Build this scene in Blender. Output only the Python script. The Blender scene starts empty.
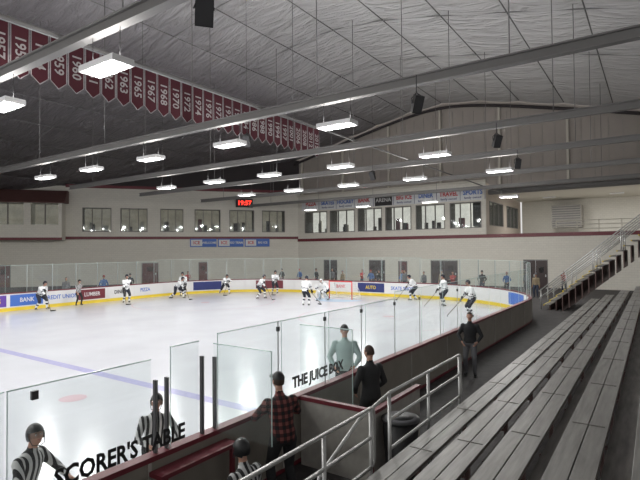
import bpy, math, random
from mathutils import Vector, Matrix
import numpy as np
random.seed(4)
C=bpy.context; D=bpy.data
scn=C.scene
scn.view_settings.view_transform='Standard'
scn.view_settings.exposure=.22
V=Vector
# ---------------------------------------------------------------- materials
def newmat(n):
    m=D.materials.new(n); m.use_nodes=True
    nt=m.node_tree; b=nt.nodes['Principled BSDF']
    return m,nt,b
def mat(n,col,rough=.6,metal=0,em=0,noise=0,nscale=8,bump=0,stretch=None):
    m,nt,b=newmat(n)
    c=(*col,1)
    b.inputs['Base Color'].default_value=c
    b.inputs['Roughness'].default_value=rough
    b.inputs['Metallic'].default_value=metal
    if em:
        b.inputs['Emission Color'].default_value=c; b.inputs['Emission Strength'].default_value=em
    if noise or bump:
        tc=nt.nodes.new('ShaderNodeTexCoord'); tx=nt.nodes.new('ShaderNodeTexNoise')
        tx.inputs['Scale'].default_value=nscale; tx.inputs['Detail'].default_value=5
        if stretch:
            mp=nt.nodes.new('ShaderNodeMapping'); mp.inputs['Scale'].default_value=stretch
            nt.links.new(tc.outputs['Object'],mp.inputs['Vector']); nt.links.new(mp.outputs[0],tx.inputs['Vector'])
        else: nt.links.new(tc.outputs['Object'],tx.inputs['Vector'])
        if noise:
            r=nt.nodes.new('ShaderNodeMapRange'); r.inputs['From Min'].default_value=.3; r.inputs['From Max'].default_value=.7
            r.inputs['To Min'].default_value=1-noise; r.inputs['To Max'].default_value=1+noise
            nt.links.new(tx.outputs['Fac'],r.inputs['Value'])
            mx=nt.nodes.new('ShaderNodeVectorMath'); mx.operation='SCALE'
            mx.inputs[0].default_value=col; nt.links.new(r.outputs[0],mx.inputs['Scale'])
            nt.links.new(mx.outputs[0],b.inputs['Base Color'])
        if bump:
            bp=nt.nodes.new('ShaderNodeBump'); bp.inputs['Strength'].default_value=bump
            nt.links.new(tx.outputs['Fac'],bp.inputs['Height']); nt.links.new(bp.outputs[0],b.inputs['Normal'])
    return m
def blockmat(n,col,T,mortar=.8,bw=.4,rh=.2):
    m,nt,b=newmat(n)
    g=nt.nodes.new('ShaderNodeNewGeometry'); d=nt.nodes.new('ShaderNodeVectorMath'); d.operation='DOT_PRODUCT'
    d.inputs[1].default_value=(T[0],T[1],0); nt.links.new(g.outputs['Position'],d.inputs[0])
    s=nt.nodes.new('ShaderNodeSeparateXYZ'); nt.links.new(g.outputs['Position'],s.inputs[0])
    c=nt.nodes.new('ShaderNodeCombineXYZ'); nt.links.new(d.outputs['Value'],c.inputs[0]); nt.links.new(s.outputs[2],c.inputs[1])
    br=nt.nodes.new('ShaderNodeTexBrick'); nt.links.new(c.outputs[0],br.inputs['Vector'])
    br.inputs['Scale'].default_value=1; br.inputs['Brick Width'].default_value=bw; br.inputs['Row Height'].default_value=rh
    br.inputs['Mortar Size'].default_value=.008
    br.inputs['Color1'].default_value=(*col,1); br.inputs['Color2'].default_value=(*[x*.95 for x in col],1)
    br.inputs['Mortar'].default_value=(*[x*mortar for x in col],1)
    nt.links.new(br.outputs['Color'],b.inputs['Base Color']); b.inputs['Roughness'].default_value=.7
    return m
def glassmat(n,tint=(.93,.97,.96),haze=.05,hz=(.75,.8,.8)):
    m=D.materials.new(n); m.use_nodes=True; nt=m.node_tree; nt.nodes.clear()
    o=nt.nodes.new('ShaderNodeOutputMaterial'); t=nt.nodes.new('ShaderNodeBsdfTransparent'); t.inputs[0].default_value=(*tint,1)
    g=nt.nodes.new('ShaderNodeBsdfGlossy'); g.inputs['Roughness'].default_value=.04; g.inputs[0].default_value=(.8,.85,.85,1)
    f=nt.nodes.new('ShaderNodeLayerWeight'); f.inputs['Blend'].default_value=.5
    pw=nt.nodes.new('ShaderNodeMath'); pw.operation='POWER'; pw.inputs[1].default_value=4
    nt.links.new(f.outputs['Facing'],pw.inputs[0])
    mr=nt.nodes.new('ShaderNodeMapRange'); mr.inputs['To Min'].default_value=.03; mr.inputs['To Max'].default_value=.25; nt.links.new(pw.outputs[0],mr.inputs['Value'])
    mx=nt.nodes.new('ShaderNodeMixShader'); nt.links.new(mr.outputs[0],mx.inputs[0]); nt.links.new(t.outputs[0],mx.inputs[1]); nt.links.new(g.outputs[0],mx.inputs[2])
    d=nt.nodes.new('ShaderNodeBsdfDiffuse'); d.inputs[0].default_value=(*hz,1)
    m2=nt.nodes.new('ShaderNodeMixShader'); m2.inputs[0].default_value=haze
    nt.links.new(mx.outputs[0],m2.inputs[1]); nt.links.new(d.outputs[0],m2.inputs[2]); nt.links.new(m2.outputs[0],o.inputs[0])
    return m
MAROON=(.14,.018,.028)
M={}
M['ice']=mat('ice_surface',(.585,.60,.645),.2,noise=.05,nscale=.5)
M['iceblue']=mat('ice_line_blue',(.38,.38,.58),.25,noise=.06)
M['icered']=mat('ice_line_red',(.56,.42,.46),.25)
M['icecrease']=mat('crease_blue',(.40,.56,.72),.25)
M['rubber']=mat('rubber_floor',(.055,.05,.05),.75,noise=.25,nscale=5)
M['white']=mat('board_white',(.66,.66,.66),.4)
M['yellow']=mat('kick_yellow',(.7,.52,.04),.45)
M['maroon']=mat('maroon_paint',MAROON,.45)
M['tan']=mat('tan_panel',(.22,.20,.17),.6,noise=.08,nscale=3)
M['glass']=glassmat('rink_glass')
M['edge']=mat('glass_edge',(.5,.64,.61),.2)
M['alu']=mat('aluminium_post',(.42,.43,.43),.35,.7)
M['galv']=mat('galvanised_pipe',(.48,.48,.47),.35,.5,noise=.12)
M['black']=mat('black_plastic',(.012,.012,.013),.45)
M['dark']=mat('dark_metal',(.03,.03,.032),.5)
M['plank']=mat('weathered_plank',(.205,.2,.187),.42,.1,noise=.25,nscale=4,bump=.04,stretch=(6,.5,3))
M['plank2']=mat('foot_plank',(.15,.142,.13),.6,.1,noise=.35,nscale=4,stretch=(4,.5,3))
M['steel']=mat('frame_steel',(.10,.06,.055),.6)
M['beam']=mat('beam_paint',(.17,.165,.16),.6,.1)
M['seam']=mat('roof_seam',(.2,.195,.19),.7)
M['banner']=mat('banner_cloth',(.075,.012,.02),.85)
M['btext']=mat('banner_letters',(.42,.39,.39),.8)
M['trimw']=mat('frame_grey',(.16,.15,.14),.5)
M['winr']=mat('room_glow_bright',(.68,.66,.60),.8,em=.9,noise=.5,nscale=.9)  # back wall glows in place of lights inside the rooms
M['winl']=mat('room_glow_dim',(.32,.29,.23),.8,em=.45,noise=.7,nscale=.7)  # weaker wall glow standing in for dimmer room lighting
M['room_d']=mat('room_side',(.12,.11,.1),.8)
M['wing']=glassmat('window_glass',(.8,.82,.82),.02)
M['door']=mat('door_maroon',(.12,.03,.03),.5)
M['doordark']=mat('door_dark',(.035,.018,.018),.4)
M['conc']=mat('concrete',(.36,.34,.31),.8,noise=.1)
M['lamp']=mat('lamp_diffuser',(1,1,1),.5,em=8)
M['housing']=mat('lamp_housing',(.7,.7,.7),.5)
M['red']=mat('goal_red',(.6,.03,.03),.4)
M['net']=mat('net_cord',(.75,.75,.75),.8)
M['led']=mat('led_red',(1,.04,.025),.5,em=2.2)
M['bluesign']=mat('sign_blue',(.05,.14,.48),.5)
M['redsign']=mat('sign_red',(.5,.03,.04),.5)
M['navy']=mat('sign_navy',(.02,.03,.14),.5)
M['purple']=mat('sign_purple',(.10,.04,.3),.5)
M['cream']=mat('cream_trim',(.58,.55,.48),.6)
# people
M['skin']=mat('skin',(.45,.25,.18),.55); M['hair']=mat('hair_brown',(.04,.022,.014),.7)
M['eye']=mat('eye_white',(.8,.8,.8),.3); M['lip']=mat('lip',(.35,.1,.09),.5)
M['jersey']=mat('jersey_white',(.68,.69,.70),.8); M['navycloth']=mat('cloth_navy',(.012,.014,.025),.8)
M['blk']=mat('cloth_black',(.018,.018,.02),.85); M['jeans']=mat('denim',(.03,.04,.07),.85)
M['grey']=mat('cloth_grey',(.12,.12,.13),.85); M['redc']=mat('cloth_red',(.3,.03,.03),.85); M['bluec']=mat('cloth_blue',(.05,.12,.3),.85)
M['teal']=mat('jacket_teal',(.33,.42,.41),.75); M['khaki']=mat('cloth_khaki',(.25,.2,.13),.85)
M['wood']=mat('stick_wood',(.12,.09,.06),.5); M['blade']=mat('skate_steel',(.6,.6,.6),.25,.9)
def stripe_mat():
    m,nt,b=newmat('referee_stripes'); tc=nt.nodes.new('ShaderNodeTexCoord'); s=nt.nodes.new('ShaderNodeSeparateXYZ')
    nt.links.new(tc.outputs['Object'],s.inputs[0])
    a=nt.nodes.new('ShaderNodeMath'); a.operation='MULTIPLY'; a.inputs[1].default_value=2*math.pi/.075
    nt.links.new(s.outputs[0],a.inputs[0]); c=nt.nodes.new('ShaderNodeMath'); c.operation='SINE'; nt.links.new(a.outputs[0],c.inputs[0])
    g=nt.nodes.new('ShaderNodeMath'); g.operation='GREATER_THAN'; g.inputs[1].default_value=0; nt.links.new(c.outputs[0],g.inputs[0])
    mx=nt.nodes.new('ShaderNodeMix'); mx.data_type='RGBA'; nt.links.new(g.outputs[0],mx.inputs[0])
    mx.inputs[6].default_value=(.012,.012,.014,1); mx.inputs[7].default_value=(.5,.5,.5,1)
    nt.links.new(mx.outputs[2],b.inputs['Base Color']); b.inputs['Roughness'].default_value=.8
    return m
M['stripe']=stripe_mat()
def plaid_mat():
    m,nt,b=newmat('plaid_flannel'); tc=nt.nodes.new('ShaderNodeTexCoord'); s=nt.nodes.new('ShaderNodeSeparateXYZ')
    nt.links.new(tc.outputs['Object'],s.inputs[0]); outs=[]
    for i,k in ((0,.09),(2,.09),(1,.09)):
        a=nt.nodes.new('ShaderNodeMath'); a.operation='MULTIPLY'; a.inputs[1].default_value=2*math.pi/k
        nt.links.new(s.outputs[i],a.inputs[0]); c=nt.nodes.new('ShaderNodeMath'); c.operation='SINE'; nt.links.new(a.outputs[0],c.inputs[0])
        g=nt.nodes.new('ShaderNodeMath'); g.operation='GREATER_THAN'; g.inputs[1].default_value=0; nt.links.new(c.outputs[0],g.inputs[0]); outs.append(g)
    ad=nt.nodes.new('ShaderNodeMath'); nt.links.new(outs[0].outputs[0],ad.inputs[0]); nt.links.new(outs[1].outputs[0],ad.inputs[1])
    cr=nt.nodes.new('ShaderNodeValToRGB'); dv=nt.nodes.new('ShaderNodeMath'); dv.operation='MULTIPLY'; dv.inputs[1].default_value=.5
    nt.links.new(ad.outputs[0],dv.inputs[0]); nt.links.new(dv.outputs[0],cr.inputs[0])
    cr.color_ramp.interpolation='CONSTANT'; e=cr.color_ramp.elements
    e[0].color=(.012,.01,.012,1); e[1].position=.75; e[1].color=(.2,.06,.055,1)
    x=e.new(.3); x.color=(.06,.018,.018,1)
    nt.links.new(cr.outputs[0],b.inputs['Base Color']); b.inputs['Roughness'].default_value=.9
    return m
M['plaid']=plaid_mat()
# ---------------------------------------------------------------- mesh builder
class MB:
    def __init__(s): s.v=[];s.f=[];s.m=[];s.mats=[];s.sm=[]
    def mi(s,m):
        m=M[m] if isinstance(m,str) else m
        if m not in s.mats: s.mats.append(m)
        return s.mats.index(m)
    def add(s,vs,fs,m,smooth=False):
        o=len(s.v); s.v+= [tuple(p) for p in vs]; k=s.mi(m)
        for f in fs: s.f.append(tuple(i+o for i in f)); s.m.append(k); s.sm.append(smooth)
    def box(s,c,d,m,rz=0,Mx=None):
        R=Mx if Mx is not None else Matrix.Rotation(rz,3,'Z'); c=V(c)
        vs=[c+R@V((d[0]/2*a,d[1]/2*b,d[2]/2*e)) for a in(-1,1) for b in(-1,1) for e in(-1,1)]
        s.add(vs,[(0,1,3,2),(4,6,7,5),(0,4,5,1),(2,3,7,6),(0,2,6,4),(1,5,7,3)],m)
    def bx(s,x0,x1,y0,y1,z0,z1,m): s.box(((x0+x1)/2,(y0+y1)/2,(z0+z1)/2),(x1-x0,y1-y0,z1-z0),m)
    def wb(s,O,T,s0,s1,z0,z1,n0,n1,m):
        T=V((T[0],T[1],0)); N=V((T.y,-T.x,0)); O=V((O[0],O[1],0))
        vs=[O+T*a+N*b+V((0,0,z)) for a in(s0,s1) for b in(n0,n1) for z in(z0,z1)]
        s.add(vs,[(0,1,3,2),(4,6,7,5),(0,4,5,1),(2,3,7,6),(0,2,6,4),(1,5,7,3)],m)
    def tube(s,pts,rs,m,n=8,smooth=True,X=None,ry=None):
        pts=[V(p) for p in pts]
        if not hasattr(rs,'__len__'): rs=[rs]*len(pts)
        vs=[];fs=[]
        d0=(pts[-1]-pts[0]).normalized()
        a=V(X) if X is not None else (V((0,0,1)) if abs(d0.z)<.9 else V((1,0,0)))
        for i,p in enumerate(pts):
            if i==0:d=pts[1]-pts[0]
            elif i==len(pts)-1:d=pts[-1]-pts[-2]
            else:d=(pts[i+1]-pts[i]).normalized()+(pts[i]-pts[i-1]).normalized()
            d=d.normalized() if d.length>1e-9 else d0
            e1=(a-d*a.dot(d)); e1.normalize(); e2=d.cross(e1)
            r1=rs[i]; r2=ry[i] if ry else r1
            for k in range(n):
                t=2*math.pi*k/n; vs.append(p+e1*math.cos(t)*r1+e2*math.sin(t)*r2)
        L=len(pts)
        for i in range(L-1):
            for k in range(n): fs.append((i*n+k,i*n+(k+1)%n,(i+1)*n+(k+1)%n,(i+1)*n+k))
        vs+= [pts[0],pts[-1]]
        for k in range(n): fs.append((L*n,(k+1)%n,k)); fs.append((L*n+1,(L-1)*n+k,(L-1)*n+(k+1)%n))
        s.add(vs,fs,m,smooth)
    def ell(s,c,r,m,R=None,nu=12,nv=8,fn=None,keep=None):
        c=V(c);vs=[];fs=[];ds=[]
        for j in range(nv+1):
            ph=math.pi*j/nv
            for i in range(nu):
                th=2*math.pi*i/nu; d=V((math.sin(ph)*math.cos(th),math.sin(ph)*math.sin(th),math.cos(ph))); ds.append(d)
                q=fn(d) if fn else V((d.x*r[0],d.y*r[1],d.z*r[2]))
                vs.append(c+(R@q if R else q))
        for j in range(nv):
            for i in range(nu):
                q=(j*nu+i,(j+1)*nu+i,(j+1)*nu+(i+1)%nu,j*nu+(i+1)%nu)
                if keep:
                    dd=sum((ds[k] for k in q),V((0,0,0)))/4
                    if not keep(dd): continue
                fs.append(q)
        s.add(vs,fs,m,True)
    def mesh(s,me,Mx,m,smooth=False):
        s.add([Mx@v.co for v in me.vertices],[tuple(p.vertices) for p in me.polygons],m,smooth)
    def tomesh(s,name):
        me=D.meshes.new(name); me.from_pydata(s.v,[],s.f)
        for m in s.mats: me.materials.append(m)
        me.polygons.foreach_set('material_index',s.m); me.polygons.foreach_set('use_smooth',s.sm); me.update()
        return me
    def obj(s,name,loc=(0,0,0),rz=0,sc=1,bevel=0):
        o=D.objects.new(name,s.tomesh(name)); C.collection.objects.link(o); o.location=loc; o.rotation_euler=(0,0,rz); o.scale=(sc,)*3
        if bevel:
            b=o.modifiers.new('bevel','BEVEL'); b.width=bevel; b.segments=1; b.limit_method='ANGLE'
        return o
def evalmesh(o):
    C.view_layer.update(); dg=C.evaluated_depsgraph_get()
    return D.meshes.new_from_object(o.evaluated_get(dg))
_tc={}
def textmesh(body,size,bold=0):
    k=(body,size,bold)
    if k in _tc: return _tc[k]
    cu=D.curves.new('t','FONT'); cu.body=body; cu.size=size; cu.align_x='CENTER'; cu.align_y='CENTER'; cu.extrude=.003; cu.offset=bold; cu.resolution_u=2
    o=D.objects.new('t',cu); C.collection.objects.link(o); me=evalmesh(o); D.objects.remove(o); _tc[k]=me
    return me
def fr(O,T,U,sx=1):
    T=V(T);U=V(U);N=T.cross(U); m=Matrix.Identity(4)
    for i in range(3): m[i][0]=T[i]*sx;m[i][1]=U[i];m[i][2]=N[i];m[i][3]=O[i]
    return m
UP=(0,0,1)
# ---------------------------------------------------------------- figures
def ik(a,b,l1,l2,pole):
    a=V(a);b=V(b);d=b-a;L=d.length
    if L>(l1+l2)*.999: d=d*((l1+l2)*.999/L); L=d.length; b=a+d
    x=(l1*l1-l2*l2+L*L)/(2*L); h=math.sqrt(max(0,l1*l1-x*x)); u=d/L; p=V(pole); p=(p-u*p.dot(u)).normalized()
    return a+u*x+p*h,b
def hand(mb,w,d,n,curl,m,k=1.0):
    w=V(w);d=V(d).normalized();n=V(n);n=(n-d*n.dot(d)).normalized();sd=d.cross(n)
    mb.tube([w-d*.02,w+d*.015,w+d*.05*k,w+d*.088*k],[.026*k,.03*k,.038*k,.036*k],m,10,X=sd,ry=[.02*k,.018*k,.017*k,.014*k])
    for i,L in enumerate((.068,.078,.073,.056)):
        b=w+d*.07*k+sd*(i-1.5)*.0205*k; pts=[b];a=0;p=b
        for q in (.3,.42,.3,.26):
            p=p+(d*math.cos(a)+n*math.sin(a))*L*q*k; pts.append(p); a+=curl
        mb.tube(pts,[.0095*k,.0098*k,.009*k,.0085*k,.006*k],m,7)
    b=w+d*.022*k-sd*.022*k; p1=b+(-sd*.75+d*.65+n*.25).normalized()*.035*k; p2=p1+(-sd*.3+d*.9+n*.4).normalized()*.032*k;p3=p2+(d*.9+n*.6).normalized()*.022*k
    mb.tube([b,p1,p2,p3],[.014*k,.0125*k,.011*k,.007*k],m,8)
def head(mb,c,R,hat=None,hair='hair',hatm='black'):
    def fn(d):
        x,y,z=d.x*.074,d.y*.094,d.z*.116
        if d.z<-.2: x*=1-.38*(-d.z-.2); y*=1-.12*(-d.z-.2)
        if d.y>0:
            y+=.024*math.exp(-(d.x/.16)**2-((d.z+.12)/.17)**2)
            y-=.010*math.exp(-((abs(d.x)-.36)/.2)**2-((d.z-.06)/.14)**2)
            y+=.008*math.exp(-(d.x/.3)**2-((d.z+.75)/.15)**2)
            y+=.004*math.exp(-(d.x/.3)**2-((d.z+.42)/.1)**2)
        return V((x,y,z))
    mb.ell(c,None,'skin',R,20,16,fn)
    for sx in(-1,1):
        mb.ell(c+R@V((sx*.029,.079,.008)),(.0125,.008,.0085),'eye',R,8,6)
        mb.ell(c+R@V((sx*.029,.0855,.008)),(.0055,.004,.0058),'hair',R,6,5)
        mb.ell(c+R@V((sx*.029,.084,.029)),(.017,.006,.003),'hair',R,6,4)
        mb.ell(c+R@V((sx*.076,-.003,-.004)),(.010,.019,.032),'skin',R,8,6)
    mb.ell(c+R@V((0,.083,-.047)),(.023,.009,.006),'lip',R,8,5)
    if hat!='helmet':
        mb.ell(c+R@V((0,-.006,.004)),(.082,.101,.124),hair,R,18,12,keep=lambda d:(d.z>.42 and d.y>0) or (d.y<=.05 and d.z>-.35) or (d.y<.4 and d.z>.1 and abs(d.x)>.6))
    if hat=='cap':
        mb.ell(c+R@V((0,-.004,.02)),(.088,.106,.118),hatm,R,18,12,keep=lambda d:d.z>.22)
        pts=[];n=9
        vs=[];fs=[]
        for i in range(n):
            t=math.pi*(.12+.76*i/(n-1)); a=V((math.cos(t)*.078,.02+math.sin(t)*.078,.05)); b=V((math.cos(t)*.085,.03+math.sin(t)*.155,.035))
            for q in(a,b,a-V((0,0,.006)),b-V((0,0,.006))): vs.append(c+R@q)
        for i in range(n-1):
            o=i*4; fs+=[(o,o+1,o+5,o+4),(o+2,o+6,o+7,o+3),(o+1,o+3,o+7,o+5)]
        mb.add(vs,fs,hatm)
    if hat=='beanie':
        mb.ell(c+R@V((0,-.006,.02)),(.09,.108,.125),hatm,R,18,12,keep=lambda d:d.z>.12)
    if hat=='helmet':
        mb.ell(c+R@V((0,-.008,.012)),(.1,.122,.137),hatm,R,20,14,keep=lambda d:(d.z>.25) or (d.y<.1 and d.z>-.25) or (d.y<.35 and abs(d.x)>.5 and d.z>-.35))
        mb.ell(c+R@V((0,-.006,.012)),(.097,.118,.133),'black',R,20,14,keep=lambda d:(d.z>.25) or (d.y<.1 and d.z>-.25))
        mb.tube([c+R@V((-.09,.03,-.02)),c+R@V((-.07,.05,-.1)),c+R@V((0,.075,-.118)),c+R@V((.07,.05,-.1)),c+R@V((.09,.03,-.02))],.005,'black',6)
        mb.ell(c+R@V((0,.004,.0)),(.098,.125,.12),'wing',R,18,14,keep=lambda d:d.y>.35 and -.25<d.z<.35)
    if hat=='mask':
        mb.ell(c+R@V((0,-.004,.0)),(.105,.128,.15),hatm,R,20,14,keep=lambda d:(d.z>.35) or (d.y<.35) or d.z<-.55)
        for z in(-.06,-.03,0,.03): mb.tube([c+R@V((-.085,.08,z)),c+R@V((0,.135,z)),c+R@V((.085,.08,z))],.004,'alu',5)
        for x in(-.04,0,.04): mb.tube([c+R@V((x,.118,-.08)),c+R@V((x,.13,0)),c+R@V((x,.11,.06))],.004,'alu',5)
POSES={
 'stand':dict(H=.945,lean=2,hl=(-.27,.05,.80),hr=(.27,.07,.80),fl=(-.11,.0,.085),fr=(.12,.04,.085)),
 'pocket':dict(H=.945,lean=3,hl=(-.2,.17,.95),hr=(.2,.17,.95),fl=(-.12,.05,.085),fr=(.12,-.02,.085)),
 'cross':dict(H=.945,lean=2,hl=(.12,.25,1.15),hr=(-.1,.27,1.19),fl=(-.12,.0,.085),fr=(.13,.03,.085)),
 'leanboard':dict(H=.93,lean=14,hl=(-.2,.42,1.12),hr=(.2,.42,1.12),fl=(-.13,.0,.085),fr=(.13,-.1,.085)),
 'sit':dict(H=.52,lean=14,hl=(-.16,.36,.66),hr=(.16,.36,.66),fl=(-.13,.46,.085),fr=(.14,.42,.085)),
 'sk1':dict(H=.86,lean=36,T=(.02,.3,1.08),B=(.35,1.05,.03),lo=.38,fl=(-.2,.2,.135),fr=(.22,-.14,.135)),
 'sk2':dict(H=.80,lean=46,T=(-.12,.42,.96),B=(.5,1.15,.03),lo=.36,fl=(-.18,.28,.135),fr=(.34,-.42,.16)),
 'sk3':dict(H=.90,lean=20,T=(-.06,.28,1.06),B=(.55,.95,.03),lo=.42,fl=(-.17,.05,.135),fr=(.18,.0,.135)),
 'sk4':dict(H=.93,lean=12,T=(.2,.2,1.0),B=(.42,1.0,.03),lo=.4,fl=(-.14,.05,.135),fr=(.16,-.03,.135)),
 'goal':dict(H=.66,lean=42,T=(.3,.42,.78),B=(.1,.72,.04),lo=.0,fl=(-.34,.06,.135),fr=(.34,.06,.135),hl=(-.42,.38,.66)),
}
def figure(name,pose,top='blk',bot='jeans',shoe='black',glove='skin',hat=None,hatm='black',bulk=1.0,head_yaw=0,head_pitch=0,voxel=.022,skates=False,stick=False,goalie=False,sock=None,trim=None):
    p=dict(POSES[pose]); a=math.radians(p['lean']); S=V((0,math.sin(a),math.cos(a))); Nn=V((0,math.cos(a),-math.sin(a)))
    pel=V((0,-.12*math.sin(a)*1.5,p['H'])); 
    if skates and pose in('stand','pocket','leanboard','cross'): pel.z+=.05
    if 'T' in p:
        T=V(p['T']);B=V(p['B']); p['hr']=T; 
        if 'hl' not in p: p['hl']=T+(B-T)*p['lo']
        if not goalie: p['hr'],p['hl']=p['hl'],p['hr']
    b=bulk; body=MB(); bones=[]
    rings=[(-.13,.07,.07),(-.07,.15,.11),(.02,.165,.12),(.13,.145,.108),(.25,.158,.115),(.36,.178,.118),(.43,.172,.105),(.48,.115,.085),(.525,.062,.062),(.60,.052,.055)]
    bb=lambda t,r: r*b if t<.5 else r
    body.tube([pel+S*t for t,_,_ in rings],[bb(t,r) for t,r,_ in rings],'blk',20,X=(1,0,0),ry=[bb(t,r) for t,_,r in rings])
    bones.append((pel-S*.13,pel+S*.03,'hips',.13)); bones.append((pel+S*.06,pel+S*.44,'torso',.14)); bones.append((pel+S*.52,pel+S*.62,'neck',.05))
    wr=[]
    for sd,key in((-1,'hl'),(1,'hr')):
        sh=pel+S*.425+V((sd*.175*(.5+.5*b),0,0)); el,w=ik(sh,p[key],.285,.255,(sd*.9,-.5,-.5))
        fd=(w-el).normalized()
        body.ell(sh,(.072*b,.068*b,.075*b),'blk',None,12,8)
        body.tube([sh,sh.lerp(el,.4),el],[.064*b,.058*b,.047*b],'blk',12)
        body.ell(el,(.047*b,)*3,'blk',None,10,8)
        body.tube([el,el.lerp(w,.3),w-fd*.01],[.046*b,.047*b,.033*b],'blk',12)
        bones.append((sh,el,'uarm',.055)); bones.append((el,w,'farm',.04)); wr.append((w,fd,sd))
    legs=[]
    for sd,key in((-1,'fl'),(1,'fr')):
        f=V(p[key]); 
        if skates and f.z<.1: f.z=.135
        hp=pel+V((sd*.093,0,-.045)); kn,an=ik(hp,f,.435,.42,(sd*.12,1,.05 if pose!='sit' else .6))
        q=b if b<1.1 else b*1.02
        body.ell(hp,(.088*q,.092*q,.09*q),'blk',None,12,8)
        body.tube([hp,hp.lerp(kn,.4),kn],[.092*q,.08*q,.06*q],'blk',12)
        body.ell(kn,(.06*q,)*3,'blk',None,10,8)
        body.tube([kn,kn.lerp(an,.3),kn.lerp(an,.7),an],[.058*q,.062*q,.048*q,.043*q],'blk',12)
        bones.append((hp,kn,'thigh',.08)); bones.append((kn,an,'shin',.05)); legs.append((kn,an,sd))
        tp=V((sd*.035,.165,-.042)); 
        body.tube([an+V((0,-.055,-.04)),an+V((0,0,-.035)),an+tp*.6,an+tp],[.038,.043,.043,.032],'blk',10,X=(1,0,0),ry=[.038,.046,.034,.026])
        bones.append((an+V((0,-.05,-.045)),an+tp,'foot',.042))
    o=body.obj('tmp'); rm=o.modifiers.new('r','REMESH'); rm.mode='VOXEL'; rm.voxel_size=voxel; rm.use_smooth_shade=True
    sm=o.modifiers.new('s','SMOOTH'); sm.factor=.5; sm.iterations=4
    me=evalmesh(o); D.objects.remove(o)
    co=np.zeros(len(me.vertices)*3); me.vertices.foreach_get('co',co); co=co.reshape(-1,3)
    out=MB(); cen=np.array([list(q.center) for q in me.polygons]); best=None;dist=np.full(len(cen),9.)
    idx=np.zeros(len(cen),int); tpar=np.zeros(len(cen))
    for i,(A,Bb,tag,r) in enumerate(bones):
        A=np.array(A);d=np.array(Bb)-A; t=np.clip(((cen-A)@d)/(d@d),0,1); dd=np.linalg.norm(cen-(A+t[:,None]*d),axis=1)-r
        k=dd<dist; dist[k]=dd[k]; idx[k]=i; tpar[k]=t[k]
    cm={'torso':top,'uarm':top,'farm':top,'hips':bot,'thigh':bot,'shin':sock or bot,'foot':shoe,'neck':'skin'}
    vs=[tuple(c) for c in co]; out.v=vs
    for i,q in enumerate(me.polygons):
        tag=bones[idx[i]][2]; m=cm[tag]
        if tag=='hips' and top!=bot and tpar[i]>(.25 if bulk>1.1 else .6): m=top
        if trim:
            if tag=='torso' and .02<tpar[i]<.12: m=trim
            if tag=='uarm' and .78<tpar[i]<.95: m=trim
            if tag=='shin' and .4<tpar[i]<.6: m=trim
        out.f.append(tuple(q.vertices)); out.m.append(out.mi(m)); out.sm.append(True)
    # collar
    if not skates: out.tube([pel+S*.485,pel+S*.535],[.082,.07],top,14,X=(1,0,0),ry=[.078,.068])
    hc=pel+S*.60+V((0,.018,.0))+V((0,math.sin(a*.5)*.11,math.cos(a*.5)*.105))
    R=(Matrix.Rotation(math.radians(head_yaw),3,'Z')@Matrix.Rotation(math.radians(-head_pitch),3,'X'))
    out.tube([pel+S*.55,hc-V((0,.02,.03))],[.053,.05],'skin',12)
    head(out,hc,R,hat,'hair',hatm)
    for w,fd,sd in wr:
        n=V((-sd,.1,-.1)) if pose in('stand','pocket') else V((0,0,-1))
        gk=1.0 if glove=='skin' else 1.35
        hand(out,w,fd,n,.25 if not stick else .75,glove,gk)
        if glove!='skin': out.tube([w-fd*.09,w-fd*.04,w+fd*.01],[.058,.056,.045],glove,12)
    for kn,an,sd in legs:
        if skates:
            out.box(an+V((sd*.012,.05,-.095)),(.012,.22,.03),'blade'); 
            out.box(an+V((sd*.005,-.03,-.075)),(.03,.05,.02),'black'); out.box(an+V((sd*.02,.11,-.075)),(.03,.06,.02),'black')
        else:
            out.box(an+V((sd*.018,.05,-.078)),(.075,.24,.014),'black')
        if goalie:
            dd=(an-kn).normalized(); c0=kn-dd*.16+V((0,.07,0)); c1=an+V((0,.07,-.02))
            out.tube([c0,c0.lerp(c1,.3),c0.lerp(c1,.55),c1],[.12,.145,.14,.13],'jersey',12,X=(1,0,0),ry=[.05,.06,.055,.06])
            for t in(.3,.5,.7): out.tube([c0.lerp(c1,t)+V((-.13,.058,0)),c0.lerp(c1,t)+V((.13,.058,0))],.012,'navycloth',6)
    if goalie:
        w=wr[0][0]; out.ell(w+V((0,.06,.02)),(.13,.06,.15),'jersey',None,14,10)
        w=wr[1][0]; out.box(w+V((0,.08,.03)),(.2,.05,.33),'jersey')
    if stick:
        top_=T-(B-T).normalized()*.1
        out.tube([top_,B],[.014,.014],'wood' if not goalie else 'jersey',6)
        if goalie: out.box(T.lerp(B,.6),(.09,.02,.45),'jersey'); 
        bd=V((-.3,.1,0)).normalized(); out.tube([B-bd*.02,B+bd*.14,B+bd*.28],[.03,.032,.02],'black',8,X=(0,0,1),ry=[.008,.008,.006])
    return out.tomesh(name)
def put(name,me,loc,face,sc=.97):
    """face = world xy direction the figure looks at"""
    o=D.objects.new(name,me); C.collection.objects.link(o); o.location=loc
    o.rotation_euler=(0,0,math.atan2(face[1],face[0])-math.pi/2); o.scale=(sc,)*3
    return o
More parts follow.
